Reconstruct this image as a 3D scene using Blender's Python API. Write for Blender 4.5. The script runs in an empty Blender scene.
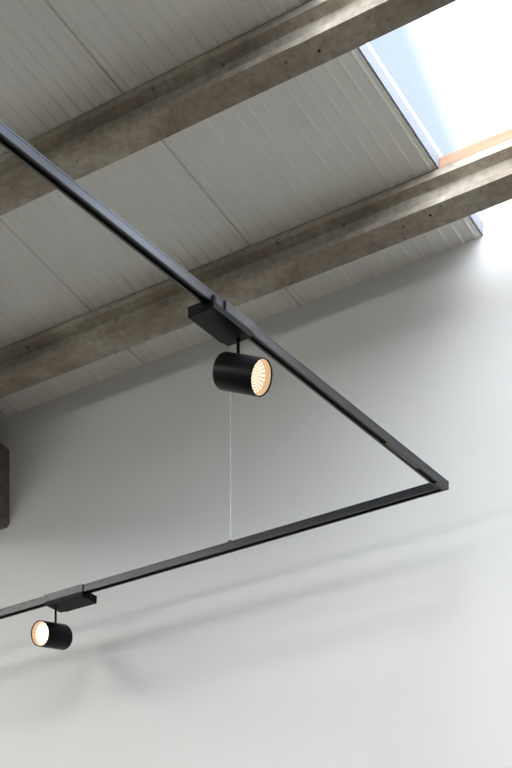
import bpy, bmesh, math, random
from mathutils import Vector, Matrix, noise
random.seed(7)
S = bpy.context.scene
COL = S.collection
ZC = 1.6                      # eye height above the floor
YAW = math.radians(34.4317)
FPX, YH = 1693.3, 1260.6      # focal length and horizon row in pixels (512 x 768)
SL = 0.1886
A = math.atan(SL); CA, SA = math.cos(A), math.sin(A)
K = 1.0136
W0 = 3.9848 * K               # plane of the purlin undersides (roof coordinates)
WC = W0 + 0.1330              # underside of the roof panels
WALL_Y = 4.866 * K

def rv(X, v, w):              # roof coordinates -> world
    return Vector((X, v * CA + w * SA, -v * SA + w * CA + ZC))
def wd(x, y, z):              # camera-height coordinates -> world
    return Vector((x, y, z + ZC))
def pix_ray(x, y):
    fw = Vector((-math.sin(YAW), math.cos(YAW), 0)); rt = Vector((math.cos(YAW), math.sin(YAW), 0))
    return (fw * FPX + rt * (x - 256) + Vector((0, 0, 1)) * (YH - y)).normalized()

# ------------------------------------------------------------------ materials
def mat(name):
    m = bpy.data.materials.new(name); m.use_nodes = True
    nt = m.node_tree
    return m, nt, nt.nodes['Principled BSDF']
def node(nt, typ, **kw):
    n = nt.nodes.new(typ)
    for k, v in kw.items():
        if k in n.inputs.keys(): n.inputs[k].default_value = v
        else: setattr(n, k, v)
    return n
def ramp(nt, fac, stops):
    r = nt.nodes.new('ShaderNodeValToRGB')
    els = r.color_ramp.elements
    while len(els) < len(stops): els.new(0.5)
    for e, (p, c) in zip(els, stops):
        e.position = p; e.color = (*c, 1)
    nt.links.new(fac, r.inputs['Fac'])
    return r
def tex_noise(nt, scale, detail=4, rough=0.55, stretch=(1, 1, 1)):
    tc = nt.nodes.new('ShaderNodeTexCoord'); mp = nt.nodes.new('ShaderNodeMapping')
    mp.inputs['Scale'].default_value = stretch
    nt.links.new(tc.outputs['Object'], mp.inputs['Vector'])
    n = node(nt, 'ShaderNodeTexNoise', Scale=scale, Detail=detail, Roughness=rough)
    nt.links.new(mp.outputs['Vector'], n.inputs['Vector'])
    return n
def bump(nt, bs, h, strength, dist):
    b = node(nt, 'ShaderNodeBump', Strength=strength, Distance=dist)
    nt.links.new(h, b.inputs['Height']); nt.links.new(b.outputs['Normal'], bs.inputs['Normal'])
def simple(name, c, rough=0.6, metal=0.0, spec=0.5):
    m, nt, b = mat(name)
    b.inputs['Base Color'].default_value = (*c, 1); b.inputs['Roughness'].default_value = rough
    b.inputs['Metallic'].default_value = metal; b.inputs['Specular IOR Level'].default_value = spec
    return m, nt, b

def plaster_mat():
    m, nt, b = simple('white_plaster', (0.8, 0.8, 0.8), 0.85, 0, 0.2)
    n = tex_noise(nt, 1.3, 3)
    r = ramp(nt, n.outputs['Fac'], [(0.3, (0.805, 0.805, 0.80)), (0.7, (0.83, 0.83, 0.825))])
    nt.links.new(r.outputs['Color'], b.inputs['Base Color'])
    n2 = tex_noise(nt, 60, 3)
    bump(nt, b, n2.outputs['Fac'], 0.03, 0.004)
    return m
def concrete_mat(name, dark, mid, light):
    m, nt, b = simple(name, mid, 0.92, 0, 0.2)
    n1 = tex_noise(nt, 5.0, 7, 0.62, (0.55, 1, 1))
    r1 = ramp(nt, n1.outputs['Fac'], [(0.28, dark), (0.5, mid), (0.72, light)])
    n2 = tex_noise(nt, 42, 5, 0.6)
    r2 = ramp(nt, n2.outputs['Fac'], [(0.32, (0.78, 0.77, 0.76)), (0.62, (1.05, 1.05, 1.04))])
    mx = node(nt, 'ShaderNodeMixRGB', blend_type='MULTIPLY'); mx.inputs['Fac'].default_value = 1
    nt.links.new(r1.outputs['Color'], mx.inputs['Color1']); nt.links.new(r2.outputs['Color'], mx.inputs['Color2'])
    # dark air pits
    n3 = tex_noise(nt, 30, 2, 0.5)
    r3 = ramp(nt, n3.outputs['Fac'], [(0.25, (0.45, 0.42, 0.38)), (0.31, (1, 1, 1))])
    mx2 = node(nt, 'ShaderNodeMixRGB', blend_type='MULTIPLY'); mx2.inputs['Fac'].default_value = 0.8
    nt.links.new(mx.outputs['Color'], mx2.inputs['Color1']); nt.links.new(r3.outputs['Color'], mx2.inputs['Color2'])
    nt.links.new(mx2.outputs['Color'], b.inputs['Base Color'])
    bump(nt, b, n2.outputs['Fac'], 0.35, 0.006)
    return m
def wood_mat():
    m, nt, b = simple('orange_timber', (0.5, 0.26, 0.12), 0.6, 0, 0.3)
    n = tex_noise(nt, 14, 4, 0.6, (0.25, 3, 3))
    r = ramp(nt, n.outputs['Fac'], [(0.3, (0.27, 0.15, 0.09)), (0.7, (0.38, 0.225, 0.14))])
    nt.links.new(r.outputs['Color'], b.inputs['Base Color'])
    return m
def panel_mat():
    m, nt, b = simple('painted_panel_steel', (0.62, 0.625, 0.605), 0.5, 0, 0.35)
    n = tex_noise(nt, 2.2, 3)
    r = ramp(nt, n.outputs['Fac'], [(0.3, (0.78, 0.79, 0.755)), (0.7, (0.82, 0.83, 0.795))])
    nt.links.new(r.outputs['Color'], b.inputs['Base Color'])
    return m
def black_mat(name, c, rough, spec=0.5, grain=True, ior=1.5):
    m, nt, b = simple(name, c, rough, 0.0, spec)
    n = tex_noise(nt, 700, 2)
    b.inputs['IOR'].default_value = ior
    if grain: bump(nt, b, n.outputs['Fac'], 0.06, 0.0006)
    return m
def emit_mat(name, c, s):
    m, nt, b = simple(name, (0.06, 0.055, 0.05), 0.4)
    b.inputs['Emission Color'].default_value = (*c, 1); b.inputs['Emission Strength'].default_value = s
    return m, nt, b
def lens_mat(gain=1.0):
    # faceted LED optic: rings and spokes of small bright cells
    m, nt, b = emit_mat('lit_faceted_lens', (1, 0.8, 0.55), 1.0)
    uv = nt.nodes.new('ShaderNodeUVMap')
    sp = nt.nodes.new('ShaderNodeSeparateXYZ'); nt.links.new(uv.outputs['UV'], sp.inputs['Vector'])
    def math_(op, x, y):
        n = nt.nodes.new('ShaderNodeMath'); n.operation = op
        for i, q in enumerate((x, y)):
            if q is None: continue
            if isinstance(q, (int, float)): n.inputs[i].default_value = q
            else: nt.links.new(q, n.inputs[i])
        return n.outputs[0]
    a = math_('ABSOLUTE', math_('SINE', math_('MULTIPLY', sp.outputs['X'], math.pi * 20), None), None)
    r = math_('ABSOLUTE', math_('SINE', math_('MULTIPLY', sp.outputs['Y'], math.pi * 6), None), None)
    cell = math_('MULTIPLY', math_('POWER', a, 0.6), math_('POWER', r, 0.6))
    rp = ramp(nt, cell, [(0.12, (1.0, 0.50, 0.20)), (0.5, (1.0, 0.76, 0.47)), (0.9, (1.0, 0.93, 0.78))])
    nt.links.new(rp.outputs['Color'], b.inputs['Emission Color'])
    st = math_('ADD', math_('MULTIPLY', cell, 0.95 * gain), 0.24 * gain)
    nt.links.new(st, b.inputs['Emission Strength'])
    return m
def sheet_mat(name='clear_ribbed_sheet', tint=(0.93, 0.96, 1.0)):
    m = bpy.data.materials.new(name); m.use_nodes = True
    nt = m.node_tree; nt.nodes.clear()
    out = nt.nodes.new('ShaderNodeOutputMaterial')
    tr = node(nt, 'ShaderNodeBsdfTransparent'); tr.inputs['Color'].default_value = (*tint, 1)
    tl = node(nt, 'ShaderNodeBsdfTranslucent'); tl.inputs['Color'].default_value = (0.9, 0.95, 1.0, 1)
    mx = nt.nodes.new('ShaderNodeMixShader'); mx.inputs['Fac'].default_value = 0.02
    nt.links.new(tr.outputs[0], mx.inputs[1]); nt.links.new(tl.outputs[0], mx.inputs[2])
    nt.links.new(mx.outputs[0], out.inputs['Surface'])
    return m
def glass_mat():
    m = bpy.data.materials.new('window_glass'); m.use_nodes = True
    nt = m.node_tree; nt.nodes.clear()
    out = nt.nodes.new('ShaderNodeOutputMaterial')
    tr = node(nt, 'ShaderNodeBsdfTransparent'); tr.inputs['Color'].default_value = (0.95, 0.97, 0.97, 1)
    gl = node(nt, 'ShaderNodeBsdfGlossy', Roughness=0.02)
    mx = nt.nodes.new('ShaderNodeMixShader'); mx.inputs['Fac'].default_value = 0.06
    nt.links.new(tr.outputs[0], mx.inputs[1]); nt.links.new(gl.outputs[0], mx.inputs[2])
    nt.links.new(mx.outputs[0], out.inputs['Surface'])
    return m

M = dict(
    plaster=plaster_mat(),
    purlin=concrete_mat('weathered_concrete', (0.18, 0.152, 0.120), (0.315, 0.275, 0.225), (0.52, 0.48, 0.41)),
    rafter=concrete_mat('dark_concrete', (0.15, 0.13, 0.105), (0.22, 0.195, 0.16), (0.30, 0.275, 0.235)),
    wood=wood_mat(), panel=panel_mat(),
    flash=simple('galvanised_flashing', (0.28, 0.285, 0.295), 0.8, 0, 0.1)[0],
    dark=simple('dark_gap_strip', (0.05, 0.05, 0.048), 0.9)[0],
    track=black_mat('black_track_aluminium', (0.018, 0.0195, 0.023), 0.28, 0.46, False),
    body=black_mat('black_spotlight_paint', (0.005, 0.005, 0.005), 0.36, 0.4, True, 1.18),
    slot=simple('black_slot_plastic', (0.006, 0.006, 0.006), 0.6)[0],
    copper=simple('dull_conductor', (0.10, 0.09, 0.075), 0.4, 0.8)[0],
    steel=simple('steel_wire', (0.72, 0.75, 0.76), 0.45, 0.3)[0],
    brass=simple('pale_metal_ferrule', (0.7, 0.66, 0.56), 0.4, 0.5)[0],
    hole=simple('hole_shadow', (0.01, 0.009, 0.008), 1.0)[0],
    floor=simple('pale_screed', (0.16, 0.14, 0.115), 0.6)[0],
    grey=simple('grey_plaster', (0.26, 0.26, 0.25), 0.85, 0, 0.2)[0],
    frame=simple('dark_window_frame', (0.04, 0.04, 0.045), 0.4)[0],
    sheet=sheet_mat(), joint=sheet_mat('sheet_overlap', (0.62, 0.65, 0.68)), glass=glass_mat(), lens=lens_mat(1.05), lens2=lens_mat(1.7),
    cup=emit_mat('lit_reflector_cup', (1.0, 0.62, 0.33), 0.5)[0],
)

# ------------------------------------------------------------------ helpers
def obj(name, bm, m, parent=None, smooth=False, org=None):
    me = bpy.data.meshes.new(name)
    bmesh.ops.recalc_face_normals(bm, faces=bm.faces[:])
    if org is None:
        org = parent.location.copy() if parent is not None else Vector((0, 0, 0))
    bmesh.ops.translate(bm, verts=bm.verts[:], vec=-Vector(org))
    bm.to_mesh(me); bm.free()
    o = bpy.data.objects.new(name, me); COL.objects.link(o)
    me.materials.append(m)
    if smooth:
        for p in me.polygons: p.use_smooth = True
        me.set_sharp_from_angle(angle=math.radians(35))
    if parent is not None:
        o.parent = parent
        o.location = Vector(org) - world_loc(parent)
    else:
        o.location = org
    return o
def world_loc(o):
    l = o.location.copy()
    while o.parent: o = o.parent; l += o.location
    return l
def empty(name, loc):
    o = bpy.data.objects.new(name, None); COL.objects.link(o); o.location = loc
    o.empty_display_size = 0.05
    return o
def tag(o, label, cat, group=None):
    o['label'] = label; o['category'] = cat
    if group: o['group'] = group
    return o
def struct(o, label=None, cat=None):
    o['kind'] = 'structure'
    if label: o['label'] = label
    if cat: o['category'] = cat
    return o
def hexa(bm, p):              # 8 points: bottom loop, top loop
    v = [bm.verts.new(q) for q in p]
    for f in ((0, 3, 2, 1), (4, 5, 6, 7), (0, 1, 5, 4), (1, 2, 6, 5), (2, 3, 7, 6), (3, 0, 4, 7)):
        bm.faces.new([v[i] for i in f])
def box(bm, x0, x1, y0, y1, z0, z1, fn=wd):
    hexa(bm, [fn(x0, y0, z0), fn(x1, y0, z0), fn(x1, y1, z0), fn(x0, y1, z0),
              fn(x0, y0, z1), fn(x1, y0, z1), fn(x1, y1, z1), fn(x0, y1, z1)])
def bevel(bm, w, seg=2):
    bmesh.ops.bevel(bm, geom=bm.edges[:], offset=w, segments=seg, affect='EDGES', profile=0.5)
def prism(bm, prof, stations, fn):   # closed profile swept through stations; fn(station, a, b) -> Vector
    rings = [[bm.verts.new(fn(s, a, b)) for a, b in prof] for s in stations]
    n = len(prof)
    for r0, r1 in zip(rings, rings[1:]):
        for i in range(n):
            bm.faces.new((r0[i], r0[(i + 1) % n], r1[(i + 1) % n], r1[i]))
    bm.faces.new(rings[0]); bm.faces.new(rings[-1][::-1])
def frame_of(axis):
    a = axis.normalized(); h = Vector((0, 0, 1)) if abs(a.z) < 0.9 else Vector((1, 0, 0))
    e1 = a.cross(h).normalized(); e2 = e1.cross(a)
    return a, e1, e2
def lathe(bm, org, axis, prof, n=48, cap0=True, cap1=True, uv=False):
    a, e1, e2 = frame_of(axis)
    rings = []
    for r, t in prof:
        rings.append([bm.verts.new(org + a * t + (e1 * math.cos(2 * math.pi * i / n) + e2 * math.sin(2 * math.pi * i / n)) * r) for i in range(n)])
    lay = bm.loops.layers.uv.new('UVMap') if uv else None
    for k, (r0, r1) in enumerate(zip(rings, rings[1:])):
        for i in range(n):
            f = bm.faces.new((r0[i], r0[(i + 1) % n], r1[(i + 1) % n], r1[i]))
            if uv:
                us = (i / n, (i + 1) / n, (i + 1) / n, i / n)
                vs = (k, k, k + 1, k + 1)
                for l, u, w in zip(f.loops, us, vs): l[lay].uv = (u, w / (len(prof) - 1))
    if cap0: bm.faces.new(rings[0][::-1])
    if cap1: bm.faces.new(rings[-1])
def tube(bm, p, q, r, n=12):
    p, q = Vector(p), Vector(q)
    lathe(bm, p, q - p, [(r, 0), (r, (q - p).length)], n)

# ------------------------------------------------------------------ room shell
XL, XR, YB = -8.6, 2.6, -5.2
def roof_z(y, w=WC):          # height (camera frame) of the plane w at depth y
    return (w - y * SA) / CA
# wall with the lights in front of it (grows up to the skylight sheet)
bm = bmesh.new(); box(bm, XL, XR, WALL_Y, WALL_Y + 0.2, -ZC, roof_z(WALL_Y) + 0.06)
struct(obj('wall_back', bm, M['plaster']), 'smooth white plastered wall behind the black lighting track', 'wall')
bm = bmesh.new(); box(bm, XL - 0.2, XR + 0.2, YB - 0.2, WALL_Y + 0.2, -ZC - 0.15, -ZC)
struct(obj('floor', bm, M['floor']))
def wall_x(name, x0, x1, holes):
    # wall parallel to Y with rectangular openings (y0, y1, z0, z1)
    bm = bmesh.new()
    ys = sorted({YB, WALL_Y, *[h[0] for h in holes], *[h[1] for h in holes]})
    for a, b in zip(ys, ys[1:]):
        hh = [h for h in holes if h[0] <= a and h[1] >= b]
        za, zb = roof_z(a) + 0.1, roof_z(b) + 0.1
        if hh:
            h = hh[0]
            box(bm, x0, x1, a, b, -ZC, h[2])
            hexa(bm, [wd(x0, a, h[3]), wd(x1, a, h[3]), wd(x1, b, h[3]), wd(x0, b, h[3]), wd(x0, a, za), wd(x1, a, za), wd(x1, b, zb), wd(x0, b, zb)])
        else:
            hexa(bm, [wd(x0, a, -ZC), wd(x1, a, -ZC), wd(x1, b, -ZC), wd(x0, b, -ZC), wd(x0, a, za), wd(x1, a, za), wd(x1, b, zb), wd(x0, b, zb)])
    return struct(obj(name, bm, M['grey']))
REAR_WIN = (-8.0, -5.0, 2.3, 3.1)
wall_x('wall_left', XL - 0.2, XL, [])
wall_x('wall_right', XR, XR + 0.2, [])
bm = bmesh.new()
zt = roof_z(YB) + 0.1
box(bm, XL, REAR_WIN[0], YB - 0.2, YB, -ZC, zt); box(bm, REAR_WIN[1], XR, YB - 0.2, YB, -ZC, zt)
box(bm, REAR_WIN[0], REAR_WIN[1], YB - 0.2, YB, -ZC, REAR_WIN[2]); box(bm, REAR_WIN[0], REAR_WIN[1], YB - 0.2, YB, REAR_WIN[3], zt)
struct(obj('wall_rear', bm, M['grey']))
# high window of the room, out of the frame behind on the left
def window_frame(name, fn, a0, a1, z0, z1):
    bm = bmesh.new(); t = 0.06
    for lo, hi in ((a0, a0 + t), (a1 - t, a1), ((a0 + a1) / 2 - t / 2, (a0 + a1) / 2 + t / 2)):
        box(bm, lo, hi, -0.14, -0.06, z0, z1, fn)
    for lo, hi in ((z0, z0 + t), (z1 - t, z1)):
        box(bm, a0, a1, -0.135, -0.065, lo, hi, fn)
    w = struct(obj(name, bm, M['frame']))
    bm = bmesh.new(); box(bm, a0 + 0.01, a1 - 0.01, -0.104, -0.098, z0 + 0.01, z1 - 0.01, fn)
    obj('window_pane', bm, M['glass'], w)
window_frame('window_2', lambda a, d, z: wd(a, YB + d, z), *REAR_WIN)

# ------------------------------------------------------------------ roof panels
SKY0, SKY1 = -2.459 * K, -1.02
LSK1 = -3.831 * K - 3 * 0.686; LSK0 = LSK1 - 3 * 0.686      # second rooflight strip, left of the rafter
SEAM = [-3.155 * K, -3.831 * K]
V_WALL = (WALL_Y - WC * SA) / CA       # v where the panels meet the wall
V_TOP = (YB - WC * SA) / CA - 0.2
PITCH = 0.0457
def panel(x0, x1, parent):
    bm = bmesh.new(); g = 0.0034
    prof = [(x0, 0.0415), (x0, 0.0090), (x0 + g, 0.0090), (x0 + g + 0.0015, 0.0)]
    n = max(1, round((x1 - x0) / PITCH)); p = (x1 - x0) / n
    for i in range(n):                 # shallow micro-ribs pressed into the liner sheet
        c = x0 + (i + 0.5) * p
        prof += [(c - 0.0068, 0.0), (c - 0.0022, -0.0038), (c + 0.0022, -0.0038), (c + 0.0068, 0.0)]
    prof += [(x1 - g - 0.0015, 0.0), (x1 - g, 0.0090), (x1, 0.0090), (x1, 0.0415)]
    prism(bm, prof, [V_TOP, V_WALL + 0.1], lambda v, x, w: rv(x, v, WC + w))
    return obj('roof_panel', bm, M['panel'], parent)
bm = bmesh.new()
for a, b in ((XL - 0.2, LSK0), (LSK1 + 0.001, SKY0 - 0.001), (SKY1, XR + 0.2)):     # outer skin above the panels
    hexa(bm, [rv(a, V_TOP, WC + 0.0417), rv(b, V_TOP, WC + 0.0417), rv(b, V_WALL + 0.15, WC + 0.0417), rv(a, V_WALL + 0.15, WC + 0.0417),
              rv(a, V_TOP, WC + 0.062), rv(b, V_TOP, WC + 0.062), rv(b, V_WALL + 0.15, WC + 0.062), rv(a, V_WALL + 0.15, WC + 0.062)])
ceil = struct(obj('ceiling', bm, M['panel']), 'sloping ceiling of pale grey ribbed roof panels', 'ceiling')
xs = [SKY0, SEAM[0], SEAM[1]]
while xs[-1] > XL: xs.append(xs[-1] - 0.686)
for b, a in zip(xs, xs[1:]):
    if not (LSK0 - 0.01 < a and b < LSK1 + 0.01): panel(a, b, ceil)
x = SKY1
while x < XR: panel(x, x + 0.686, ceil); x += 0.686
# folded white flashing along the skylight edge, with two small returns
bm = bmesh.new()
prism(bm, [(0.0005, 0.0), (0.0025, 0.0), (0.0025, 0.0414), (0.0005, 0.0414)],
      [V_TOP, V_WALL + 0.08], lambda v, a, w: rv(SKY0 + a, v, WC + w))
obj('edge_flashing', bm, M['flash'], ceil)

# ------------------------------------------------------------------ skylight (ribbed clear sheet)
def rooflight(name, a, b, label):
    bm = bmesh.new()
    n = round((b - a) / 0.0365); p = (b - a) / n
    pts = [(a, 0.0)]
    for i in range(n):
        c = a + (i + 0.5) * p
        pts += [(c - 0.3 * p, 0.0), (c - 0.2 * p, 0.006), (c + 0.2 * p, 0.006), (c + 0.3 * p, 0.0)]
    pts.append((b, 0.0))
    r0 = [bm.verts.new(rv(x, V_TOP, WC + 0.0415 + w)) for x, w in pts]
    r1 = [bm.verts.new(rv(x, V_WALL + 0.1, WC + 0.0415 + w)) for x, w in pts]
    for i in range(len(pts) - 1): bm.faces.new((r0[i], r0[i + 1], r1[i + 1], r1[i]))
    return struct(obj(name, bm, M['sheet']), label, 'skylight')
sky = rooflight('window_1', SKY0, SKY1, 'long clear ribbed rooflight strip between the grey panels')
rooflight('window_3', LSK0, LSK1, 'rooflight strip left of the dark rafter')
bm = bmesh.new()
XJ = -2.262 * K
box(bm, XJ - 0.004, XJ + 0.004, V_TOP, V_WALL + 0.08, WC + 0.0505, WC + 0.052, rv)
obj('sheet_joint', bm, M['joint'], sky)

# ------------------------------------------------------------------ concrete purlins
PW = 0.0875
PROF = [(0.0, 0.0), (0.0, 0.0205), (0.031, 0.027), (0.031, 0.0885), (0.0, 0.0985), (0.0, 0.1235),
        (PW, 0.1235), (PW, 0.0985), (PW - 0.031, 0.0885), (PW - 0.031, 0.027), (PW, 0.0205), (PW, 0.0)]
def fine(prof, step=0.012):
    out = []
    for (a, b), (c, d) in zip(prof, prof[1:] + prof[:1]):
        k = max(1, int(math.hypot(c - a, d - b) / step))
        out += [(a + (c - a) * i / k, b + (d - b) * i / k) for i in range(k)]
    return out
PF = fine(PROF)
def purlin(v0, seed, label, holes=()):
    org = rv(-3.0, v0, W0)
    def fn(X, a, b):
        q = rv(X, v0 + a, W0 + b)
        s = Vector((X * 22, a * 60 + seed * 17.3, b * 60))
        d = noise.noise(s) * 0.0012 + noise.noise(Vector((X * 3, seed * 5.1, b * 8))) * 0.0012
        low = max(0.0, -noise.noise(Vector((X * 14, seed * 9.7, 3 + a * 10))) - 0.33) * 0.012 if b < 0.022 and a < 0.012 else 0.0   # chipped arris
        return q + Vector((0, CA, -SA)) * (d + low) + Vector((0, SA, CA)) * (d * 0.6 + low * 0.5)
    bm = bmesh.new()
    st = [XL + 0.01]
    while st[-1] < XR - 0.02: st.append(st[-1] + (0.016 if -4.7 < st[-1] < -1.6 else 0.12))
    st[-1] = XR - 0.01
    prism(bm, PF, st, fn)
    o = obj('concrete_purlin', bm, M['purlin'], org=org, smooth=False)
    tag(o, label, 'beam', 'concrete purlins under the roof panels')
    bm = bmesh.new()  # near-black strip in the gap between beam top and panels
    hexa(bm, [rv(X, v0 + a, w) for w in (W0 + 0.1232, WC - 0.0050) for X, a in ((XL + 0.02, 0.002), (SKY0 - 0.002, 0.002), (SKY0 - 0.002, PW - 0.010), (XL + 0.02, PW - 0.010))])
    fs = obj('gap_strip', bm, M['dark'], o, org=org); fs['label'] = 'black strip in the gap under the panels'
    for (X, a, r) in holes:
        bm = bmesh.new()
        lathe(bm, rv(X, v0 + a, W0 + 0.004), Vector((0, -SA, -CA)), [(r * 0.5, 0.0), (r, 0.0062), (r * 0.8, 0.0068)], 14)
        h = obj('fixing_hole', bm, M['hole'], o, org=rv(X, v0 + a, W0))
        h['label'] = 'small dark drilled hole'
    return o
V1, V2 = 3.1964 * K, 3.8659 * K
purlin(V1, 1.0, 'weathered concrete roof beam crossing the upper left corner, nearer of the two in view', [(-2.48 * K, 0.046, 0.0045), (-3.38, 0.03, 0.002)])
purlin(V2, 2.0, 'weathered concrete roof beam nearest the white wall, passing behind the spotlight', [(-2.485 * K, 0.03, 0.0045), (-2.44 * K, 0.012, 0.002)])
for k in (1, 2, 3):
    purlin(V1 - 0.6785 * k, 3.0 + k, ('concrete roof beam overhead, first before the two in view', 'concrete roof beam overhead, second before the two in view', 'concrete roof beam overhead, third before the two in view')[k - 1])

# dark rafter that carries the purlins at the left
RX = -4.4925 * K
bm = bmesh.new()
zt1 = (W0 - 0.002 - WALL_Y * SA) / CA
zb1 = 2.8393 * K
y0 = YB
def raf(X, y, z):
    return wd(X, y, z)
st = [(WALL_Y, zb1), (y0, zb1 + (WALL_Y - y0) * SL)]
rings = []
for y, zb in st:
    ztop = (W0 - 0.002 - y * SA) / CA
    c = 0.012
    rings.append([bm.verts.new(wd(X, y, z)) for X, z in ((RX, ztop), (RX, zb + c), (RX - c, zb), (RX - 0.26 + c, zb), (RX - 0.26, zb + c), (RX - 0.26, ztop))])
for r0, r1 in zip(rings, rings[1:]):
    for i in range(6): bm.faces.new((r0[i], r0[(i + 1) % 6], r1[(i + 1) % 6], r1[i]))
bm.faces.new(rings[0]); bm.faces.new(rings[-1][::-1])
tag(obj('concrete_rafter', bm, M['rafter'], org=wd(RX - 0.13, WALL_Y - 0.1, zb1)), 'dark concrete rafter end meeting the white wall at the far left edge', 'beam')

# timber batten on top of the second purlin, in the skylight
bm = bmesh.new()
v_b = V2 + 0.012
hexa(bm, [rv(SKY0 + 0.0035, V2 + 0.004, W0 + 0.127), rv(SKY1 - 0.004, V2 + 0.004, W0 + 0.127), rv(SKY1 - 0.004, V2 + 0.06, W0 + 0.127), rv(SKY0 + 0.0035, V2 + 0.06, W0 + 0.127),
          rv(SKY0 + 0.0035, V2 + 0.004, WC + 0.036), rv(SKY1 - 0.004, V2 + 0.004, WC + 0.036), rv(SKY1 - 0.004, V2 + 0.06, WC + 0.036), rv(SKY0 + 0.0035, V2 + 0.06, WC + 0.036)])
bevel(bm, 0.0015, 1)
tag(obj('timber_batten', bm, M['wood'], org=rv(SKY0 + 0.5, V2 + 0.03, W0 + 0.127)), 'orange wooden batten under the skylight on top of the concrete beam', 'batten')

# ------------------------------------------------------------------ suspended lighting track
ZB, TH, TW = 2.400, 0.0262, 0.027
TX1 = -2.4855; TX0 = TX1 - TW            # side rail
TY0 = 4.660; TY1 = TY0 + TW              # rail along the wall
track = empty('lighting_track', wd(TX1 - TW / 2, TY0 + TW / 2, ZB))
tag(track, 'black suspended track rail bent in a right angle carrying both spotlights', 'lighting track')
def rail_prof():
    t, sd, lip = 0.0035, 0.017, 0.0022
    w = TW
    # a across the rail, b upward; open slot below with two inner grooves
    return [(0, 0), (t + lip, 0), (t + lip, 0.0022), (t, 0.0022), (t, sd), (w - t, sd), (w - t, 0.0022), (w - t - lip, 0.0022), (w - t - lip, 0), (w, 0),
            (w, 0.0185), (w - 0.0008, 0.0190), (w - 0.0008, 0.0198), (w, 0.0203), (w, TH - 0.001), (w - 0.001, TH), (0.001, TH), (0, TH - 0.001), (0, 0.0203), (0.0008, 0.0198), (0.0008, 0.0190), (0, 0.0185)]
Y_NEAR, X_FAR = 1.2, -7.6
# mitred L: side rail runs along Y, wall rail along X
bm = bmesh.new()
prism(bm, rail_prof(), [0, 1], lambda s, a, b: wd(TX0 + a, Y_NEAR if s == 0 else TY0 + a, ZB + b))
side = obj('side_rail', bm, M['track'], track)
bm = bmesh.new()
prism(bm, rail_prof(), [0, 1], lambda s, a, b: wd(X_FAR if s == 0 else TX0 + a, TY0 + a, ZB + b))
back = obj('wall_side_rail', bm, M['track'], track)
def inlay(parent, along_y):
    bm = bmesh.new()
    if along_y: box(bm, TX0 + 0.0037, TX1 - 0.0037, Y_NEAR + 0.01, TY0 + 0.002, ZB + 0.0085, ZB + 0.0168)
    else: box(bm, X_FAR + 0.01, TX0 + 0.020, TY0 + 0.0037, TY1 - 0.0037, ZB + 0.0085, ZB + 0.0168)
    ins = obj('insulator_strip', bm, M['slot'], parent)
    for d in (0.0085, 0.0165):
        bm = bmesh.new()
        if along_y: box(bm, TX0 + d, TX0 + d + 0.0022, Y_NEAR + 0.01, TY0 - 0.006, ZB + 0.0072, ZB + 0.0085)
        else: box(bm, X_FAR + 0.01, TX0 - 0.01, TY0 + d, TY0 + d + 0.0022, ZB + 0.0072, ZB + 0.0085)
        obj('conductor', bm, M['copper'], parent)
inlay(side, True); inlay(back, False)
# corner connector plate inside the slot and a splice strip short of it
bm = bmesh.new(); box(bm, TX0 + 0.006, TX1 - 0.006, TY0 - 0.035, TY1 - 0.006, ZB + 0.0015, ZB + 0.0060); bevel(bm, 0.001, 1)
obj('corner_connector', bm, M['track'], track)
bm = bmesh.new(); box(bm, TX0 + 0.0065, TX1 - 0.0075, 4.32, 4.515, ZB + 0.002, ZB + 0.0060); bevel(bm, 0.001, 1)
c = obj('splice_strip', bm, M['copper'], track); c['label'] = 'dull metal strip in the slot'

# suspension cable from the second purlin down to the wall-side rail
WX, WY = -3.309, TY0 + TW / 2
wtop = rv(0, 0, 0)
z_b = (W0 - WY * SA) / CA
cab = empty('suspension_cable', wd(WX, WY, ZB + TH))
tag(cab, 'thin pale steel wire hanging vertically behind the larger spotlight to the track', 'wire')
bm = bmesh.new(); tube(bm, wd(WX, WY, ZB + TH + 0.012), wd(WX, WY, z_b - 0.004), 0.0016, 8)
obj('wire', bm, M['steel'], cab, True)
bm = bmesh.new(); lathe(bm, wd(WX, WY, ZB + TH), Vector((0, 0, 1)), [(0.011, 0), (0.010, 0.004), (0.0045, 0.007), (0.0035, 0.010)], 18)
obj('rail_clamp', bm, M['body'], cab, True)
bm = bmesh.new(); lathe(bm, wd(WX, WY, ZB + TH + 0.010), Vector((0, 0, 1)), [(0.0024, 0), (0.0028, 0.003), (0.0028, 0.010), (0.0014, 0.014)], 14)
obj('ferrule', bm, M['brass'], cab, True)
bm = bmesh.new(); lathe(bm, wd(WX, WY, z_b - 0.0085), Vector((0, 0, 1)), [(0.003, 0), (0.006, 0.003), (0.006, 0.0075)], 16)
obj('ceiling_anchor', bm, M['body'], cab, True)

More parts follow.
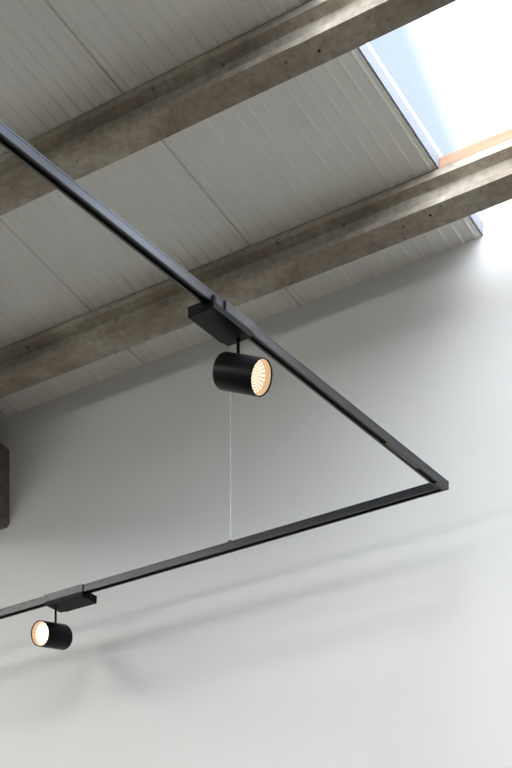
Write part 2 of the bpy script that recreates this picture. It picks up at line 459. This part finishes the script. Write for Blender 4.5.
# ------------------------------------------------------------------ spotlights
def spotlight(u, n, org, stem_len, axis, dia, length, back, label, lens='lens', clasp0=0.055):
    """org: point on the rail's flush-side lower edge at the plain end of the adapter box.
       u: along the rail towards the stem end; n: outward on the flush side."""
    u, n = Vector(u), Vector(n); up = Vector((0, 0, 1))
    L = lambda a, b, c: org + u * a + n * b + up * c
    root = empty('track_spotlight', org + u * 0.15 - n * 0.02)
    tag(root, label, 'spotlight', 'spotlights on the black track')
    def bx(bm, a0, a1, b0, b1, c0, c1):
        hexa(bm, [L(a0, b0, c0), L(a1, b0, c0), L(a1, b1, c0), L(a0, b1, c0), L(a0, b0, c1), L(a1, b0, c1), L(a1, b1, c1), L(a0, b1, c1)])
    # driver box below the rail, flush on one side and wider on the other
    bm = bmesh.new(); bx(bm, 0, 0.148, -0.075, 0.006, -0.0185, -0.0005); bevel(bm, 0.0008, 1)
    bx(bm, 0, 0.148, -0.075, -TW - 0.0005, -0.0006, 0.008)      # raised part beside the rail
    if clasp0 > 0.02: bx(bm, 0.0, 0.012, 0.0004, 0.0058, -0.0006, 0.0145)         # end lug in front of the rail
    obj('driver_box', bm, M['body'], root)
    # cheek that clasps the rail's side, ending a little past the box
    bm = bmesh.new(); bx(bm, clasp0, 0.172, 0.0004, 0.0055, -0.0005, TH + 0.0006); bevel(bm, 0.0006, 1)
    ch = obj('rail_clasp', bm, M['track'], root)
    bm = bmesh.new(); bx(bm, 0.1725, 0.185, 0.0004, 0.0052, -0.0018, TH + 0.0004); bevel(bm, 0.0006, 1)
    obj('clasp_end', bm, M['track'], root)
    # end plate that carries the stem
    bm = bmesh.new(); bx(bm, 0.1485, 0.170, -0.072, 0.005, -0.0172, -0.0005); bevel(bm, 0.0008, 1)
    obj('end_plate', bm, M['body'], root)
    s0 = L(0.158, -0.030, -0.0170); s1 = s0 - up * stem_len
    bm = bmesh.new(); tube(bm, s0, s1 - up * 0.010, 0.0042, 16)
    lathe(bm, s0 - up * 0.0030, up, [(0.0062, 0), (0.0062, 0.003)], 16)
    obj('stem', bm, M['body'], root, True)
    # cylindrical housing, open in front
    a = Vector(axis).normalized(); R = dia / 2
    h0 = s1 - up * R / max(0.5, math.sqrt(1 - a.z ** 2)) - a * back       # centre of the closed end
    bm = bmesh.new()
    lathe(bm, h0, a, [(R - 0.006, 0), (R - 0.002, 0.0015), (R, 0.006), (R, length - 0.001), (R - 0.0008, length), (R - 0.0022, length), (R - 0.003, length - 0.001), (R - 0.003, length - 0.012), (R - 0.0060, length - 0.030), (R - 0.020, length - 0.033)], 72, True, True)
    hs = obj('housing', bm, M['body'], root, True)
    bm = bmesh.new(); lathe(bm, h0, a, [(R + 0.0002, length * 0.30), (R + 0.0002, length * 0.30 + 0.0012)], 72, False, False)
    # warm reflector cup behind the black rim
    bm = bmesh.new(); lathe(bm, h0, a, [(R - 0.0034, length - 0.0035), (R - 0.0046, length - 0.010), (R - 0.0070, length - 0.0185)], 72, False, False)
    cp = obj('reflector_cup', bm, M['cup'], root, True); cp['label'] = 'glowing warm inner cup'
    # faceted lens
    bm = bmesh.new()
    pr = [(0.0006 + (R - 0.0074) * i / 14, length - 0.0185 - 0.008 * (1 - (i / 14) ** 2)) for i in range(15)]
    lathe(bm, h0, a, pr, 64, True, False, uv=True)
    ln = obj('lens', bm, M[lens], root, True); ln['label'] = 'glowing faceted lens'
    return root

def view_axis(px, py, toward, right, upc):
    d = pix_ray(px, py); rt = Vector((math.cos(YAW), math.sin(YAW), 0))
    rt = (rt - d * rt.dot(d)).normalized(); uu = rt.cross(d).normalized()
    return (-d * toward + rt * right + uu * upc).normalized()
spotlight((0, 1, 0), (1, 0, 0), wd(TX1, 3.43, ZB), 0.038, view_axis(241, 374, 0.62, 0.78, -0.12), 0.0905, 0.130, 0.052,
          'larger black cylinder spotlight under the long side rail, its lit face turned right')
spotlight((-1, 0, 0), (0, -1, 0), wd(-3.945, TY0, ZB), 0.054, view_axis(50, 636, 0.74, -0.68, 0.10), 0.0905, 0.130, 0.046,
          'smaller black cylinder spotlight by the wall at lower left, its lit face turned left', 'lens2', 0.0005)

# ------------------------------------------------------------------ light: sky through the roof strip, daylight through the windows
wld = bpy.data.worlds.new('sky'); S.world = wld; wld.use_nodes = True
nt = wld.node_tree; nt.nodes.clear()
out = nt.nodes.new('ShaderNodeOutputWorld'); bg = nt.nodes.new('ShaderNodeBackground')
tc = nt.nodes.new('ShaderNodeTexCoord')
# blue sky to one side of a bright white cloud bank
nrm = pix_ray(412, 50).cross(pix_ray(450, 145)).normalized()
if nrm.dot(pix_ray(512, 60)) < 0: nrm = -nrm
dt = nt.nodes.new('ShaderNodeVectorMath'); dt.operation = 'DOT_PRODUCT'; dt.inputs[1].default_value = nrm
nz = node(nt, 'ShaderNodeVectorMath', operation='NORMALIZE')
nt.links.new(tc.outputs['Generated'], nz.inputs[0]); nt.links.new(nz.outputs[0], dt.inputs[0])
mr = nt.nodes.new('ShaderNodeMapRange'); mr.interpolation_type = 'SMOOTHSTEP'
mr.inputs['From Min'].default_value = -0.003; mr.inputs['From Max'].default_value = 0.055
nt.links.new(dt.outputs['Value'], mr.inputs['Value'])
mr2 = nt.nodes.new('ShaderNodeMapRange'); mr2.interpolation_type = 'SMOOTHSTEP'
mr2.inputs['From Min'].default_value = 0.68; mr2.inputs['From Max'].default_value = 0.88
nt.links.new(dt.outputs['Value'], mr2.inputs['Value'])
SKY_BLUE, SKY_WHITE, SKY_LEFT_FILL = (0.46, 0.55, 0.66), (7.15, 7.2, 7.2), (10.2, 9.5, 8.5)
mx = nt.nodes.new('ShaderNodeMix'); mx.data_type = 'RGBA'
mx.inputs[6].default_value = (*SKY_BLUE, 1); mx.inputs[7].default_value = (*SKY_WHITE, 1)
nt.links.new(mr.outputs['Result'], mx.inputs[0])
mx2 = nt.nodes.new('ShaderNodeMix'); mx2.data_type = 'RGBA'
mx2.inputs[7].default_value = (0.9, 1.5, 2.6, 1)        # clear blue beyond the cloud bank
nt.links.new(mx.outputs[2], mx2.inputs[6]); nt.links.new(mr2.outputs['Result'], mx2.inputs[0])
mr3 = nt.nodes.new('ShaderNodeMapRange'); mr3.interpolation_type = 'SMOOTHSTEP'
mr3.inputs['From Min'].default_value = -0.16; mr3.inputs['From Max'].default_value = -0.40
nt.links.new(dt.outputs['Value'], mr3.inputs['Value'])
mx3 = nt.nodes.new('ShaderNodeMix'); mx3.data_type = 'RGBA'
mx3.inputs[7].default_value = (*SKY_LEFT_FILL, 1)        # unseen left side of the sky, brightened to light the lower wall
nt.links.new(mx2.outputs[2], mx3.inputs[6]); nt.links.new(mr3.outputs['Result'], mx3.inputs[0])
nt.links.new(mx3.outputs[2], bg.inputs['Color'])
nt.links.new(bg.outputs[0], out.inputs['Surface'])

def area(name, loc, rot, sx, sy, power, color, portal=False):
    l = bpy.data.lights.new(name, 'AREA'); l.shape = 'RECTANGLE'; l.size = sx; l.size_y = sy
    l.energy = power; l.color = color
    if portal: l.cycles.is_portal = True
    o = bpy.data.objects.new(name, l); COL.objects.link(o); o.location = loc; o.rotation_euler = rot
    return o
vm = (V_TOP + V_WALL) / 2
for a, b in ((SKY0, SKY1), (LSK0, LSK1)):
    area('skylight_portal', rv((a + b) / 2, vm, WC + 0.075), (-A, 0, 0), b - a, V_WALL - V_TOP, 1, (1, 1, 1), True)
x0, x1, z0, z1 = REAR_WIN
area('rear_window_daylight', wd((x0 + x1) / 2, YB - 0.16, (z0 + z1) / 2), (math.pi / 2, 0, 0), x1 - x0, z1 - z0, 52, (1.0, 0.94, 0.86))

# ------------------------------------------------------------------ camera
cam = bpy.data.cameras.new('camera'); co = bpy.data.objects.new('camera', cam); COL.objects.link(co)
co.location = (0, 0, ZC); co.rotation_euler = (math.pi / 2, 0, YAW)
cam.sensor_fit = 'AUTO'; cam.sensor_width = 36.0
cam.lens = FPX * 36.0 / 768.0
cam.shift_y = (YH - 384.0) / 768.0
cam.clip_start = 0.05
S.camera = co
vs = S.view_settings
vs.view_transform = 'Standard'; vs.look = 'None'; vs.gamma = 1.0; vs.exposure = 0.5; vs.use_curve_mapping = False
S.cycles.use_denoising = True
S.cycles.max_bounces = 10; S.cycles.diffuse_bounces = 6; S.cycles.transparent_max_bounces = 12
